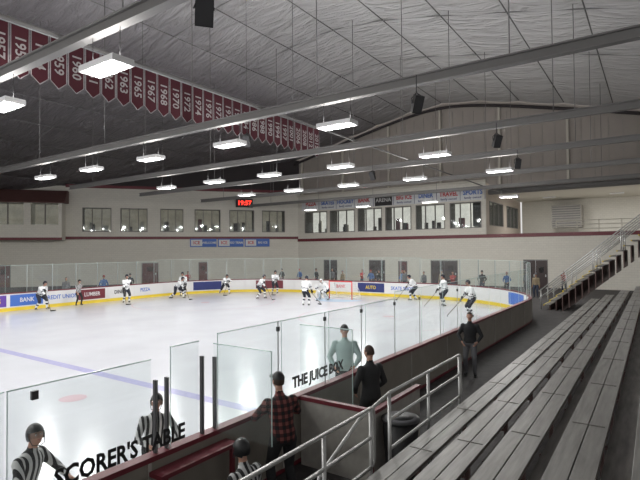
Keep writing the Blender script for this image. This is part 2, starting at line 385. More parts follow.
# ---------------------------------------------------------------- rink
XN,XF,YE,YB,RC=-4.9,-31.0,32.0,-29.0,8.5
def path():
    segs=[]
    segs.append(('L',V((XN,YB+RC,0)),V((XN,YE-RC,0))))
    segs.append(('A',V((XN-RC,YE-RC,0)),0)); segs.append(('L',V((XN-RC,YE,0)),V((XF+RC,YE,0))))
    segs.append(('A',V((XF+RC,YE-RC,0)),90)); segs.append(('L',V((XF,YE-RC,0)),V((XF,YB+RC,0))))
    segs.append(('A',V((XF+RC,YB+RC,0)),180)); segs.append(('L',V((XF+RC,YB,0)),V((XN-RC,YB,0))))
    segs.append(('A',V((XN-RC,YB+RC,0)),270))
    return segs
SEG=path(); LA=RC*math.pi/2
LEN=[(s[2]-s[1]).length if s[0]=='L' else LA for s in SEG]; CUM=[0]
for l in LEN: CUM.append(CUM[-1]+l)
def P(s):
    s=max(0,min(CUM[-1]-1e-6,s))
    for i,l in enumerate(LEN):
        if s<=CUM[i+1]:
            t=s-CUM[i];g=SEG[i]
            if g[0]=='L':
                d=(g[2]-g[1]).normalized(); return g[1]+d*t, V((-d.y,d.x,0))
            a=math.radians(g[2])+t/RC; d=V((math.cos(a),math.sin(a),0)); return g[1]+d*RC,-d
def strip(mb,s0,s1,z0,z1,i0,i1,m):
    """i0..i1 inward offsets"""
    cuts=[s0]+[c for c in CUM if s0<c<s1]+[s1]; S=[]
    for a,b in zip(cuts,cuts[1:]):
        mid=(a+b)/2; k=[i for i in range(8) if CUM[i]<=mid<=CUM[i+1]][0]
        n=1 if SEG[k][0]=='L' else max(1,int((b-a)/.8)+1)
        S+=[a+(b-a)*j/n for j in range(n)]
    S.append(s1); vs=[];fs=[]
    if i0==i1:
        for s in S:
            p,n=P(s); vs+=[p+n*i0+V((0,0,z0)),p+n*i0+V((0,0,z1))]
        for i in range(len(S)-1): fs.append((2*i,2*i+2,2*i+3,2*i+1))
        mb.add(vs,fs,m); return
    for s in S:
        p,n=P(s)
        for off,z in((i0,z0),(i1,z0),(i1,z1),(i0,z1)): vs.append(p+n*off+V((0,0,z)))
    for i in range(len(S)-1):
        for k in range(4):
            fs.append((i*4+k,(i+1)*4+k,(i+1)*4+(k+1)%4,i*4+(k+1)%4))
    e=(len(S)-1)*4
    fs+=[(3,2,1,0),(e,e+1,e+2,e+3)]
    mb.add(vs,fs,m)
TOT=CUM[-1]
b=MB()
strip(b,0,TOT,.2,1.0,-.04,0,'white'); strip(b,0,TOT,0,.2,-.04,.012,'yellow')
strip(b,0,TOT,.06,1.0,-.12,-.05,'tan'); strip(b,0,TOT,0,.06,-.13,-.05,'maroon'); strip(b,0,TOT,1.0,1.06,-.13,.02,'maroon')
q=0
while q<CUM[2]: strip(b,q,q+.04,.06,1.0,-.135,-.12,'conc'); q+=2.4
b.obj('rink_dasher_boards')
# ice + floor
def poly_ice(z,inset):
    pts=[]
    for i in range(160):
        p,n=P(TOT*i/160); pts.append(p+n*inset+V((0,0,z)))
    return pts
b=MB(); pts=poly_ice(.0,-.02); b.add(pts,[tuple(range(160))],'ice'); b.obj('ice_floor')
b=MB()
b.bx(-70,20,-35,62,-.2,-.03,'rubber'); b.obj('floor')
# ice markings
b=MB(); CX=(XN+XF)/2
def ring(cx,cy,r,w,m,z=.004,n=48,a0=0,a1=360):
    vs=[];fs=[]
    for i in range(n+1):
        t=math.radians(a0+(a1-a0)*i/n)
        for q in(r-w,r): vs.append((cx+math.cos(t)*q,cy+math.sin(t)*q,z))
    for i in range(n): fs.append((2*i,2*i+1,2*i+3,2*i+2))
    b.add(vs,fs,m)
def rect(x0,x1,y0,y1,m,z=.004): b.add([(x0,y0,z),(x1,y0,z),(x1,y1,z),(x0,y1,z)],[(0,1,2,3)],m)
rect(XF+.02,XN-.02,7.7,8.0,'iceblue'); rect(XF+.02,XN-.02,-6.5,-6.2,'iceblue'); rect(XF+.02,XN-.02,.6,.9,'icered')
rect(XF+1.2,XN-1.2,YE-3.37,YE-3.3,'icered')
for sx in(-1,1):
    cx=CX+sx*6.7; ring(cx,22.5,4.57,.06,'icered'); ring(cx,22.5,.3,.3,'icered',n=20); ring(cx,6.2,.3,.3,'icered',n=20)
    for dy in(-1,1):
        rect(cx-1.0,cx-.3,22.5+dy*.6-.03,22.5+dy*.6+.03,'icered'); rect(cx+.3,cx+1.0,22.5+dy*.6-.03,22.5+dy*.6+.03,'icered')
ring(CX,YE-3.35,1.8,1.8,'icecrease',.003,24,180,360); ring(CX,YE-3.35,1.85,.06,'icered',.005,24,180,360)
ring(CX,.75,4.57,.06,'iceblue')
b.obj('ice_markings')
# ads
b=MB()
def ad(s0,L,m,txt,tm):
    strip(b,s0,s0+L,.27,.93,0,.012,m)
    p,n=P(s0+L/2)
    T=(-n).cross(V(UP))
    if txt: b.mesh(textmesh(txt,.36,.006),fr(p+n*.02+V((0,0,.6)),T,UP,.85),tm)
q=CUM[2]+.4
ad(q,2.2,'white','SKATE SHOP','bluesign'); ad(q+2.5,2.2,'navy','AUTO','yellow'); ad(q+5,2.4,'white','BANK','redsign')
q=CUM[3]+.3
for i,(m,t,tm) in enumerate([('white','PIZZA','redsign'),('maroon','',''),('white','RADIO','white'),('navy','DENTAL','bluesign'),('white','','')]): ad(q+i*2.55,2.3,m,'',tm)
q=CUM[4]+.1
for i,(m,t,tm) in enumerate([('white','PIZZA','bluesign'),('white','DINER','black'),('maroon','LUMBER','white'),('white','CREDIT UNION','bluesign'),('bluesign','BANK','white'),('purple','MOTORS','yellow'),('navy','BAKERY','yellow'),('purple','MOTORS','yellow')]):
    ad(q+i*2.05,1.85,m,t,tm)
q=CUM[1]+1
for i,m in enumerate(['white','bluesign','white','white']): ad(q+i*2.8,2.2,m,'',m)
b.obj('board_advertisements')
# glass
b=MB(); g=MB()
def gp(s0,s1,z0,z1):
    L=s1-s0; n=max(1,round(L/1.5)); 
    for i in range(n):
        a=s0+L*i/n+.012; c=s0+L*(i+1)/n-.012
        strip(b,a,c,z0,z1,-.054,-.054,'glass')
        strip(g,a,c,z1-.006,z1+.004,-.062,-.046,'edge')
        strip(g,a,a+.008,z0,z1,-.058,-.05,'edge')
sy=lambda y: y-(YB+RC)
gp(sy(-15),sy(3.6),1.06,2.15); gp(sy(3.85),sy(4.32),1.06,2.25); gp(sy(4.62),sy(10),1.06,2.3); gp(sy(10),CUM[1],1.06,2.45)
gp(CUM[1],CUM[2],1.06,2.7); gp(CUM[2],CUM[3],1.06,2.8); gp(CUM[3],CUM[4],1.06,2.75); gp(CUM[4],CUM[4]+40,1.06,2.65)
# cross partitions between the boxes
for y in(4.5,6.38): b.add([(XN+.12,y,1.07),(XN+1.1,y,1.07),(XN+1.1,y,2.2),(XN+.12,y,2.2)],[(0,1,2,3)],'glass'); g.bx(XN+.12,XN+1.1,y-.005,y+.005,2.19,2.2,'edge'); g.bx(XN+1.1,XN+1.108,y-.005,y+.005,1.07,2.2,'edge')
b.obj('rink_glass'); 
s=CUM[1]
while s<CUM[4]+40:
    strip(g,s-.018,s+.018,1.06,2.7,-.09,-.055,'alu'); s+=1.5
for y in(-2,-.5,1,2.3): 
    g.bx(XN+.04,XN+.075,y-.03,y+.03,2.02,2.1,'dark')
for y in(5.9,7.2,8.5,10,11.4,12.8,14.2): g.bx(XN+.04,XN+.075,y-.025,y+.025,2.15,2.22,'dark'); g.bx(XN+.05,XN+.062,y-.008,y+.008,1.06,2.3,'alu')
for y,z in((3.65,1.9),(3.81,1.9),(4.36,2.05),(4.58,2.0)): g.bx(XN+.03,XN+.08,y-.016,y+.016,.2,z,'dark'); g.bx(XN+.08,XN+.085,y-.006,y+.006,.2,z,'alu')
g.obj('glass_support_posts')
# lettering on glass
b=MB()
me=textmesh("SCORER'S TABLE",.26,.008); b.mesh(me,fr((XN+.09,3.26,1.2),(0,1,0),UP,.82),'black')
b.obj('scorers_table_lettering')
b=MB()
me=textmesh("THE JUICE BOX",.24,.009); b.mesh(me,fr((XN+.075,7.0,1.27),(0,1,0),UP,.92),'black')
b.obj('penalty_box_lettering')
# scorers counter
b=MB()
b.bx(XN+.14,XN+.36,3.5,4.7,.86,.91,'maroon'); b.bx(XN+.14,XN+.2,3.55,4.65,-.03,.86,'tan')
b.bx(XN+.3,XN+.35,3.55,3.6,-.03,.86,'maroon');b.bx(XN+.3,XN+.35,4.6,4.65,-.03,.86,'maroon')
b.obj('scorers_counter')
b=MB()
b.bx(XN+.8,XN+1.15,3.3,4.9,.33,.38,'plank');[b.bx(XN+.85,XN+1.1,y,y+.06,0-.03,.33,'steel') for y in(3.4,4.7)]
b.obj('officials_bench')
b=MB()
for (x0,x1,y0,y1) in((XN+.15,XN+1.4,6.35,6.4),):
    b.bx(x0,x1,y0,y1,-.03,1.0,'conc'); b.bx(x0,x1,y0-.02,y1+.02,1.0,1.06,'maroon')
b.bx(XN+1.35,XN+1.4,6.4,8.2,-.03,.95,'conc'); b.bx(XN+1.33,XN+1.42,6.4,8.2,.95,1.0,'maroon'); b.bx(XN+1.33,XN+1.42,6.38,6.44,-.03,1.0,'maroon')
b.bx(XN+.2,XN+.5,6.6,8.0,.4,.45,'plank'); b.bx(XN+.25,XN+.45,6.7,6.76,-.03,.4,'steel'); b.bx(XN+.25,XN+.45,7.8,7.86,-.03,.4,'steel')
b.obj('penalty_box')
# goal
b=MB(); gy=YE-3.35
for sx in(-1,1):
    b.tube([(CX+sx*.915,gy,0.01),(CX+sx*.915,gy,1.22)],.035,'red',10)
    b.tube([(CX+sx*.915,gy,1.2),(CX+sx*.85,gy+.5,1.18),(CX+sx*.95,gy+.9,.6),(CX+sx*.95,gy+1.1,.03),(CX+sx*.915,gy,.03)],.022,'jersey',8)
b.tube([(CX-.915,gy,1.22),(CX+.915,gy,1.22)],.035,'red',10); b.tube([(CX-.95,gy+1.1,.03),(CX+.95,gy+1.1,.03)],.022,'jersey',8)
for i in range(17):
    x=CX-.85+1.7*i/16; b.tube([(x,gy,1.2),(x,gy+.5,1.18),(x,gy+.9,.6),(x,gy+1.1,.03)],.006,'net',4)
for i in range(10):
    t=i/9; pts=[(.5,1.18),(.9,.6),(1.1,.03)]
    k=t*2; j=min(1,int(k)); f=k-j; yy=pts[j][0]*(1-f)+pts[j+1][0]*f; zz=pts[j][1]*(1-f)+pts[j+1][1]*f
    b.tube([(CX-.9,gy+yy,zz),(CX+.9,gy+yy,zz)],.006,'net',4)
    for sx in(-1,1): b.tube([(CX+sx*.915,gy,zz),(CX+sx*.93,gy+yy,zz)],.006,'net',4)
b.obj('hockey_goal')
# ---------------------------------------------------------------- building
def roofz(x): return 17.6-.25*(math.sqrt((x+17)**2+16)-4)
MB_CREAM=(.70,.675,.605)
PD=(-49.7,26.6); LD=24.58; TD=(.614,.789)
T0=(1,0)
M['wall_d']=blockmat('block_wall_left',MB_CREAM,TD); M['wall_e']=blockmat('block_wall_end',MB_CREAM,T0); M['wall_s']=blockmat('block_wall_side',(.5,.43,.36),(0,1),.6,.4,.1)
M['tanw']=mat('tan_liner_panel',(.37,.33,.295),.6,noise=.06,nscale=.6); M['darkw']=mat('dark_liner',(.04,.033,.035),.8)
def wall(name,O,T,L0,L1,z0,z1,ops,th,m):
    b=MB(); cuts=sorted(set([L0,L1]+[o[0] for o in ops]+[o[1] for o in ops]))
    for a,c in zip(cuts,cuts[1:]):
        mid=(a+c)/2; zs=[(o[2],o[3]) for o in ops if o[0]<=mid<=o[1]]; zs.sort(); z=z0
        for u,w in zs:
            if u>z: b.wb(O,T,a,c,z,u,-th,0,m)
            z=w
        if z<z1: b.wb(O,T,a,c,z,z1,-th,0,m)
    return b.obj(name)
wn=0
def window(O,T,a,c,z0,z1,back,mull=2):
    global wn; wn+=1; b=MB(); f=.07
    b.wb(O,T,a,c,z0,z0+f,-.2,.05,'trimw'); b.wb(O,T,a,c,z1-f,z1,-.2,.05,'trimw'); b.wb(O,T,a,a+f,z0+f,z1-f,-.2,.05,'trimw'); b.wb(O,T,c-f,c,z0+f,z1-f,-.2,.05,'trimw')
    for i in range(1,mull): 
        x=a+(c-a)*i/mull; b.wb(O,T,x-.035,x+.035,z0+f,z1-f,-.15,.02,'trimw')
    b.wb(O,T,a+f,c-f,z0+f,z1-f,-.09,-.08,'wing')
    b.wb(O,T,a,c,z0,z1,-1.6,-1.55,back); b.wb(O,T,a,c,z0-.02,z0,-1.55,-.2,'room_d'); b.wb(O,T,a,c,z1,z1+.02,-1.55,-.2,'cream')
    b.wb(O,T,a-.02,a,z0,z1,-1.55,-.2,'room_d'); b.wb(O,T,c,c+.02,z0,z1,-1.55,-.2,'room_d')
    for k in range(3):
        x=a+random.uniform(.3,c-a-.6); b.wb(O,T,x,x+random.uniform(.25,.6),z0,z0+random.uniform(.5,1.5),-1.5,-1.3,random.choice(['room_d','doordark','cream','maroon']))
    b.obj('window_%d'%wn)
dn=0
def door(O,T,a,c,z1,m,leaves=1):
    global dn; dn+=1; b=MB(); f=.06
    b.wb(O,T,a,a+f,-.03,z1,-.2,.03,'trimw'); b.wb(O,T,c-f,c,-.03,z1,-.2,.03,'trimw'); b.wb(O,T,a+f,c-f,z1-f,z1,-.2,.03,'trimw')
    w=(c-a-2*f)/leaves
    for i in range(leaves):
        x=a+f+i*w; b.wb(O,T,x+.01,x+w-.01,-.02,z1-f-.01,-.12,-.07,m); b.wb(O,T,x+w*.3,x+w*.7,1.25,1.75,-.07,-.065,'wing'); b.wb(O,T,x+w*.82,x+w*.9,.9,1.1,-.07,-.02,'alu')
    b.obj('door_%d'%dn)
ops=[(a,c,5.5,8.0) for a,c in((1.56,4.32),(5.2,7.9),(9.2,11.6),(12.8,15.6),(16.6,19.4),(20.3,23.0))]
dl=[(-6.2,-4.9),(7.3,9.0),(13.2,14.2)]
wall('wall_left',PD,TD,-16,LD+.3,-.03,10.2,ops+[(a,c,-.03,2.2) for a,c in dl],.2,'wall_d')
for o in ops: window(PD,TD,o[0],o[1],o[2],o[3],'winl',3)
for a,c in dl: door(PD,TD,a,c,2.2,'door')
b=MB(); b.wb(PD,TD,-40,LD+.3,10.2,14,-.6,-.2,'darkw'); b.obj('wall_left_upper')
b=MB(); b.wb(PD,TD,0,LD,4.7,5.0,0,.05,'maroon'); b.wb(PD,TD,0,LD-.2,10.05,10.35,0,.12,'maroon'); b.obj('trim_1')
# booth
b=MB()
b.wb(PD,TD,-16,0,4.6,6.1,.002,2.0,'wall_d'); b.wb(PD,TD,-16,0,8.2,8.4,.002,2.0,'wall_d')
b.wb(PD,TD,-.3,0,6.1,8.2,.002,2.0,'wall_d'); b.wb(PD,TD,-3.3,-2.7,6.1,8.2,.002,2.0,'wall_d'); b.wb(PD,TD,-9,-8.2,6.1,8.2,.002,2.0,'wall_d')
b.wb(PD,TD,-16,-.3,6.1,8.2,.1,.2,'winl'); b.wb(PD,TD,-16,-.3,6.1,8.2,1.7,1.72,'wing')
for k in(-1.5,-4.7,-6.2,-10.5,-12.5): b.wb(PD,TD,k-.05,k+.05,6.1,8.2,1.68,1.8,'trimw')
b.wb(PD,TD,-16,0.02,4.6,4.85,2.0,2.06,'maroon')
T=V((*TD,0));N=V((TD[1],-TD[0],0));O=V((*PD,0))
M['shingle']=blockmat('shingle_maroon',(.12,.055,.05),TD,.5,.3,.15)
vs=[O+T*t+N*n_+V((0,0,z)) for t in(-16,.3) for n_,z in((0.01,9.6),(.8,9.6),(2.4,8.3),(2.4,8.2),(0.01,8.35))]
b.add(vs,[(0,1,6,5),(1,2,7,6),(2,3,8,7),(3,4,9,8),(0,4,3,2,1),(5,6,7,8,9)],'shingle')
b.obj('press_box')
# end wall
PE=(0,46)
ops=[(a,c,5.35,7.8) for a,c in((-33.6,-30.5),(-30.1,-26.9),(-26.5,-23.6),(-23.2,-20.3),(-19.8,-16.8),(-16.3,-13.3))]
dl=[(-31,-29.2,2.3,2),(-25.2,-23.3,2.3,2),(-21.8,-20.8,2.2,1),(-18.3,-15.6,2.3,2)]
wall('wall_end',PE,T0,-36,-12.9,-.03,9.7,ops+[(d[0],d[1],-.03,d[2]) for d in dl],.2,'wall_e')
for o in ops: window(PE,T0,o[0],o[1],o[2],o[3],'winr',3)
for d in dl: door(PE,T0,d[0],d[1],d[2],random.choice(['door','doordark']),d[3])
wall('wall_end_lower',PE,T0,-12.9,14,-.03,4.6,[(-9.7,-7.7,-.03,2.4)],.2,'wall_e'); door(PE,T0,-9.7,-7.7,2.4,'doordark',2)
b=MB(); b.wb(PE,T0,-35,14,4.4,4.72,0,.06,'maroon'); b.wb(PE,T0,-35,-12.85,9.6,9.8,0,.1,'cream'); b.obj('trim_2')
b=MB(); b.bx(-12.9,14,46.2,60,4.4,4.6,'conc'); b.obj('mezzanine_floor')
wall('wall_mezzanine_side',(-12.9,46.2),(0,1),0,14,4.6,9.7,[(1.0,6,5.6,7.9),(7.5,12.5,5.6,7.9)],.2,'wall_s')
window((-12.9,46.2),(0,1),1.0,6,5.6,7.9,'winr',3); window((-12.9,46.2),(0,1),7.5,12.5,5.6,7.9,'winr',3)
wall('wall_mezzanine_back',(0,60),T0,-12.7,16,4.6,9.0,[],.2,'wall_e')
b=MB(); b.bx(-12.7,14,46.3,60,8.7,8.9,'cream'); b.obj('ceiling_mezzanine')
# added fill lights that brighten the mezzanine, with invented housings
b=MB(); 
for x in(-9,-3,3):
    b.bx(x-.6,x+.6,55,55.5,8.6,8.695,'housing'); b.bx(x-.55,x+.55,55.05,55.45,8.59,8.6,'housing')
    l=D.lights.new('mezzanine_lamp','AREA'); l.size=1.2; l.energy=190; lo=D.objects.new('mezzanine_fill_light.%d'%x,l); C.collection.objects.link(lo); lo.location=(x,53.25,8.55)
b.obj('mezzanine_fill_housings')
# vent box
b=MB(); b.bx(-9.3,-6.4,58.2,59.95,5.6,8.0,'conc')
for i in range(9): b.bx(-9.2,-6.5,58.12,58.2,5.75+i*.25,5.87+i*.25,'beam')
b.obj('ventilation_unit')
# upper tan wall following roof
b=MB(); xs=[-52+i*1.0 for i in range(69)]
vs=[];fs=[]
for x in xs:
    zb=9.7 if x<-12.9 else 8.7
    vs+=[(x,46.3,zb),(x,46.3,roofz(x)+.1)]
for i in range(len(xs)-1): fs.append((2*i,2*i+2,2*i+3,2*i+1))
b.add(vs,fs,'tanw'); 
x=-35
while x<14:
    b.bx(x-.02,x+.02,46.25,46.3,9.7 if x<-12.9 else 8.7,roofz(x)-.9,'conc'); x+=1.0
b.obj('wall_end_upper')
b=MB()
for x in(-34,-28.4,-22.8,-17.2,-11.6,-6,-.4,5.2): b.bx(x-.09,x+.09,45.95,46.2,8.7 if x>-12.9 else 9.7,roofz(x)-.6,'cream')
b.obj('wall_columns')
b=MB(); b.tube([(x,45.9,roofz(x)-.5) for x in xs if x<15],.14,'darkw',6); b.obj('trim_arch')
b=MB(); b.tube([(-12.5,45.6,8.55),(15,45.6,8.55)],.25,'beam',10); b.tube([(-34,45.5,10.15),(15,45.5,10.15)],.1,'conc',8); b.obj('heating_duct')
# deck rail
b=MB()
for z in(5.0,5.35,5.7): b.tube([(-7,46.1,z),(13,46.1,z)],.035,'cream',6)
x=-7
while x<13: b.tube([(x,46.1,4.6),(x,46.1,5.7)],.035,'cream',6); x+=1.6
b.obj('mezzanine_railing')
# signs above end windows
b=MB(); b.wb(PE,T0,-34,-13.2,7.95,9.2,.02,.06,'jersey')
words=[('PIZZA','redsign'),('SKATES','bluesign'),('HOCKEY','bluesign'),('BANK','redsign'),('',''),('BIG ICE','redsign'),('DINER','bluesign'),('TRAVEL','redsign'),('SPORTS','bluesign')]
for i,(w,c_) in enumerate(words):
    x=-33+i*2.33+.3
    if w: b.mesh(textmesh(w,.62,.02),fr((x,45.93,8.68),(1,0,0),UP,.85),c_); b.mesh(textmesh('family owned',.3,.004),fr((x,45.93,8.2),(1,0,0),UP),'navy')
    else: b.wb(PE,T0,x-1,x+1,7.98,9.15,.06,.08,'black'); b.mesh(textmesh('ARENA',.55,.01),fr((x,45.9,8.55),(1,0,0),UP),'white')
    b.wb(PE,T0,x+1.12,x+1.16,7.97,9.18,.06,.07,'navy')
b.obj('sponsor_sign_strip')
b=MB()
for i,(w,c_) in enumerate((('WELCOME','bluesign'),('GO TEAM','redsign'),('BIG ICE','bluesign'))):
    a=12.3+i*3.0; b.wb(PD,TD,a,a+2.85,3.85,4.75,.06,.1,'bluesign'); b.wb(PD,TD,a+.1,a+1.3,3.95,4.65,.1,.11,'jersey')
    c0=O+T*(a+.7)+N*.12+V((0,0,4.3)); b.mesh(textmesh('ICE',.5,.01),fr(c0,T,UP),'redsign'); c0=O+T*(a+2.05)+N*.12+V((0,0,4.3)); b.mesh(textmesh(w,.33,.01),fr(c0,T,UP),'jersey')
b.obj('hanging_banner')
b=MB(); b.wb(PD,TD,17.3,19.2,8.3,9.25,.05,.3,'black'); b.mesh(textmesh('19:57',.72,.02),fr(O+T*18.25+N*.31+V((0,0,8.78)),T,UP),'led'); b.wb(PD,TD,18.2,18.4,9.25,9.5,.05,.2,'alu'); b.obj('scoreboard_clock')
# ---------------------------------------------------------------- roof
def roof():
    m,nt,bs=newmat('insulation_blanket')
    g=nt.nodes.new('ShaderNodeNewGeometry'); s=nt.nodes.new('ShaderNodeSeparateXYZ'); nt.links.new(g.outputs['Position'],s.inputs[0])
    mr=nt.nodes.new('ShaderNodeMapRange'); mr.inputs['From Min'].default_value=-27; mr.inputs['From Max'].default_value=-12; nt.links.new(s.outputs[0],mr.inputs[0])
    mx=nt.nodes.new('ShaderNodeMix'); mx.data_type='RGBA'; mx.inputs[6].default_value=(.22,.205,.215,1); mx.inputs[7].default_value=(.78,.77,.76,1); nt.links.new(mr.outputs[0],mx.inputs[0])  # far slope darker: shade away from the lamps put into the colour
    mp=nt.nodes.new('ShaderNodeMapping'); mp.inputs['Scale'].default_value=(.5,1.6,.5); mp.inputs['Rotation'].default_value=(0,0,.5); nt.links.new(g.outputs['Position'],mp.inputs['Vector'])
    n=nt.nodes.new('ShaderNodeTexNoise'); n.inputs['Scale'].default_value=1.1; n.inputs['Detail'].default_value=7; n.inputs['Distortion'].default_value=.8; nt.links.new(mp.outputs[0],n.inputs['Vector'])
    m2=nt.nodes.new('ShaderNodeMix'); m2.data_type='RGBA'; m2.blend_type='MULTIPLY'; m2.inputs[0].default_value=.35
    nt.links.new(mx.outputs[2],m2.inputs[6]); nt.links.new(n.outputs['Fac'],m2.inputs[7]); nt.links.new(m2.outputs[2],bs.inputs['Base Color'])
    bs.inputs['Roughness'].default_value=.36; bs.inputs['Metallic'].default_value=.1
    bp=nt.nodes.new('ShaderNodeBump'); bp.inputs['Strength'].default_value=.9; bp.inputs['Distance'].default_value=.5
    nt.links.new(n.outputs['Fac'],bp.inputs['Height']); nt.links.new(bp.outputs[0],bs.inputs['Normal'])
    return m
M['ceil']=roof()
b=MB(); vs=[];fs=[]
nx=300; ny=120; x0,x1=-56,16; y0,y1=-14,46.2
for i in range(nx+1):
    x=x0+(x1-x0)*i/nx
    for j in range(ny+1):
        y=y0+(y1-y0)*j/ny
        sag=.20*abs(math.sin(math.pi*(x+17)/3.6))**.55*(.6+.4*abs(math.sin(math.pi*(y-6)/6.8))**.4)
        vs.append((x,y,roofz(x)-sag+.1))
for i in range(nx):
    for j in range(ny): a=i*(ny+1)+j; fs.append((a,a+1,a+ny+2,a+ny+1))
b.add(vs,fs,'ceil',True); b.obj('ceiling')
b=MB()
for y in(-8,-.8,6,12.8,19.6,26.4,33.2):
    pts=[(xx,y,roofz(xx)-.02) for xx in range(-54,16,2)]; b.tube(pts,.03,'seam',6)
x=-53
while x<15: b.tube([(x,-14,roofz(x)+.04),(x,45.8,roofz(x)+.04)],.035,'seam',6); x+=3.6
b.obj('roof_rafters')
# lower beams w/ hangers
BY=(-.8,6,13.05,19.6,25.6,32.4,39.2)
for i,y in enumerate(BY):
    b=MB()
    b.bx(-36,14,y-.11,y+.11,8.08,8.12,'beam'); b.bx(-36,14,y-.11,y+.11,8.32,8.36,'beam'); b.bx(-36,14,y-.035,y+.035,8.12,8.32,'beam')
    for x in(-33,-27,-21,-15,-9,-3,3,9): b.tube([(x,y,8.36),(x,y,roofz(x)-.1)],.016,'beam',6)
    b.obj('steel_tie_beam')
b=MB()
b.tube([(-11.4,-8,8.45),(-11.4,45.2,8.45)],.045,'beam',8)
b.obj('sprinkler_pipe')
# lights
LX={6:(-9.6,-14.3,-19,-23.5,-27.5),13.05:(-8.25,-12.95,-17.6,-22.1,-26.4),19.6:(-7.55,-12.2,-16.6,-20.7,-24.9),25.6:(-6.45,-11.05,-15.4,-19.6,-23.8),36.5:(-8.6,-14.5,-20.5,-26),-.8:(-10,-14.5,-19,-24),-8:(-10,-16,-22)}
b=MB(); b.box((0,0,.06),(1.25,.5,.06),'housing'); 
for sx in(-1,1): b.box((0,sx*.24,.0),(1.25,.03,.1),'housing'); b.box((sx*.61,0,0),(.03,.46,.1),'housing')
for k in(-.15,-.05,.05,.15): b.tube([(-.58,k,0),(.58,k,0)],.022,'lamp',8)
b.box((0,0,.028),(1.18,.45,.004),'lamp')
for sx in(-1,1): b.tube([(sx*.5,0,.09),(sx*.5,0,.74)],.008,'dark',5)
lm=b.tomesh('high_bay_light')
LD_=D.lights.new('high_bay_lamp','AREA'); LD_.shape='RECTANGLE'; LD_.size=1.15; LD_.size_y=.45; LD_.energy=85; LD_.color=(1,.985,.96)
LP_=D.lights.new('high_bay_side_spill','POINT'); LP_.energy=190; LP_.shadow_soft_size=.1; LP_.color=(1,.975,.94)
LU_=D.lights.new('added_ceiling_uplight','AREA'); LU_.shape='RECTANGLE'; LU_.size=1.1; LU_.size_y=.4; LU_.energy=38; LU_.color=(1,.985,.96)  # added upward fill above the housings to brighten the ceiling
for y,xs_ in LX.items():
    for x in xs_:
        zz=7.1 if y==36.5 else 7.34
        o=D.objects.new('high_bay_light',lm); C.collection.objects.link(o); o.location=(x,y,zz)
        for l,dz,rx in((LD_,-.06,0),(LP_,-.09,0),(LU_,.11,math.pi)):
            lo=D.objects.new('lamp_and_fill_light',l); C.collection.objects.link(lo); lo.parent=o; lo.location=(0,0,dz); lo.rotation_euler=(rx,0,0)
# speakers
def speaker(x,y,z,rz,s=1.):
    b=MB(); 
    R=Matrix.Rotation(rz,3,'Z')@Matrix.Rotation(math.radians(28),3,'X')
    prof=[(-.22,-.2),(.22,-.2),(.15,.2),(-.15,.2)]
    vs=[R@V((px*s,py*s,pz*s)) for pz in(-.38,.38) for px,py in prof]
    b.add(vs,[(0,1,2,3),(7,6,5,4),(0,4,5,1),(1,5,6,2),(2,6,7,3),(3,7,4,0)],'black')
    vs=[R@V((px*s,-.21*s,pz*s)) for px,pz in((-.2,-.35),(.2,-.35),(.2,.35),(-.2,.35))]; b.add(vs,[(0,1,2,3)],'dark')
    for sx in(-1,1): b.tube([R@V((sx*.24*s,0,0)),V((sx*.24*s,0,.3*s)),V((0,0,.5*s))],.015,'dark',5)
    b.tube([(0,0,.5*s),(0,0,max(.6,8.2-z))],.015,'dark',5)
    b.obj('hanging_speaker',(x,y,z))
for (x,y,z,rz,s) in((-6.25,5.7,7.5,.9,.7),(-5.36,12.6,7.4,.9,.62),(-4.93,19.2,7.5,.8,.62),(-13.7,14.8,7.9,.4,.65),(-5.5,25.2,7.55,.5,.62),(-13.5,25.2,7.7,0,.65)): speaker(x,y,z,rz,s)
# championship banners
b=MB(); yrs=[1956,1957,1958,1954,1959,1960,1961,1962,1963,1965,1967,1968,1970,1972,1974,1976,1977,1978,1981,1984,1986,1988,1990,1994,1997,2001,2006,2008,2012,2015]
bx=-15.3
for i,yr in enumerate(yrs):
    y=5.7+i*.565; w=.25
    vs=[(bx,y-w,10.05),(bx,y+w,10.05),(bx,y+w,8.72),(bx,y,8.5),(bx,y-w,8.72)]
    b.add(vs,[(0,4,3,2,1)],'banner')
    for (p,q) in(((y-w,10.05),(y-w,8.72)),((y+w,10.05),(y+w,8.72)),((y-w,8.72),(y,8.5)),((y+w,8.72),(y,8.5))): b.tube([(bx,p[0],p[1]),(bx,q[0],q[1])],.012,'btext',4)
    b.mesh(textmesh(str(yr),.42,.006),fr((bx+.008,y,9.36),(0,0,-1),(0,1,0)),'btext')
b.tube([(bx,5.2,10.08),(bx,22.5,10.08)],.02,'alu',6)
for y in(5.5,11,16.5,22.2): b.tube([(bx,y,10.08),(bx,y,roofz(bx)-.1)],.01,'dark',4)
b.obj('championship_banners')
# ---------------------------------------------------------------- bleachers
b=MB(); yb0,yb1=-3.5,27.5
for k in range(8):
    x=-2.65+.62*k; z=.9+.22*k
    for j in range(2): b.bx(x+j*.185,x+j*.185+.175,yb0,yb1,z-.045,z,'plank')
    if k:
        b.bx(x-.26,x-.02,yb0,yb1,z-.40,z-.36,'plank2'); b.bx(x-.02,x+.0,yb0,yb1,z-.30,z-.20,'steel')
y=yb0+.3
while y<yb1:
    for k in range(8):
        x=-2.65+.62*k; z=.9+.22*k
        b.bx(x+.12,x+.17,y-.03,y+.03,-.03,z-.045,'steel'); b.bx(x,x+.33,y-.03,y+.03,z-.09,z-.045,'steel')
        if k: b.bx(x-.3,x+.12,y-.02,y+.02,z-.44,z-.40,'steel')
        b.bx(x+.03,x+.33,y-.012,y+.012,z,z+.006,'plank2')
    y+=1.8
b.obj('bleachers',bevel=.006)
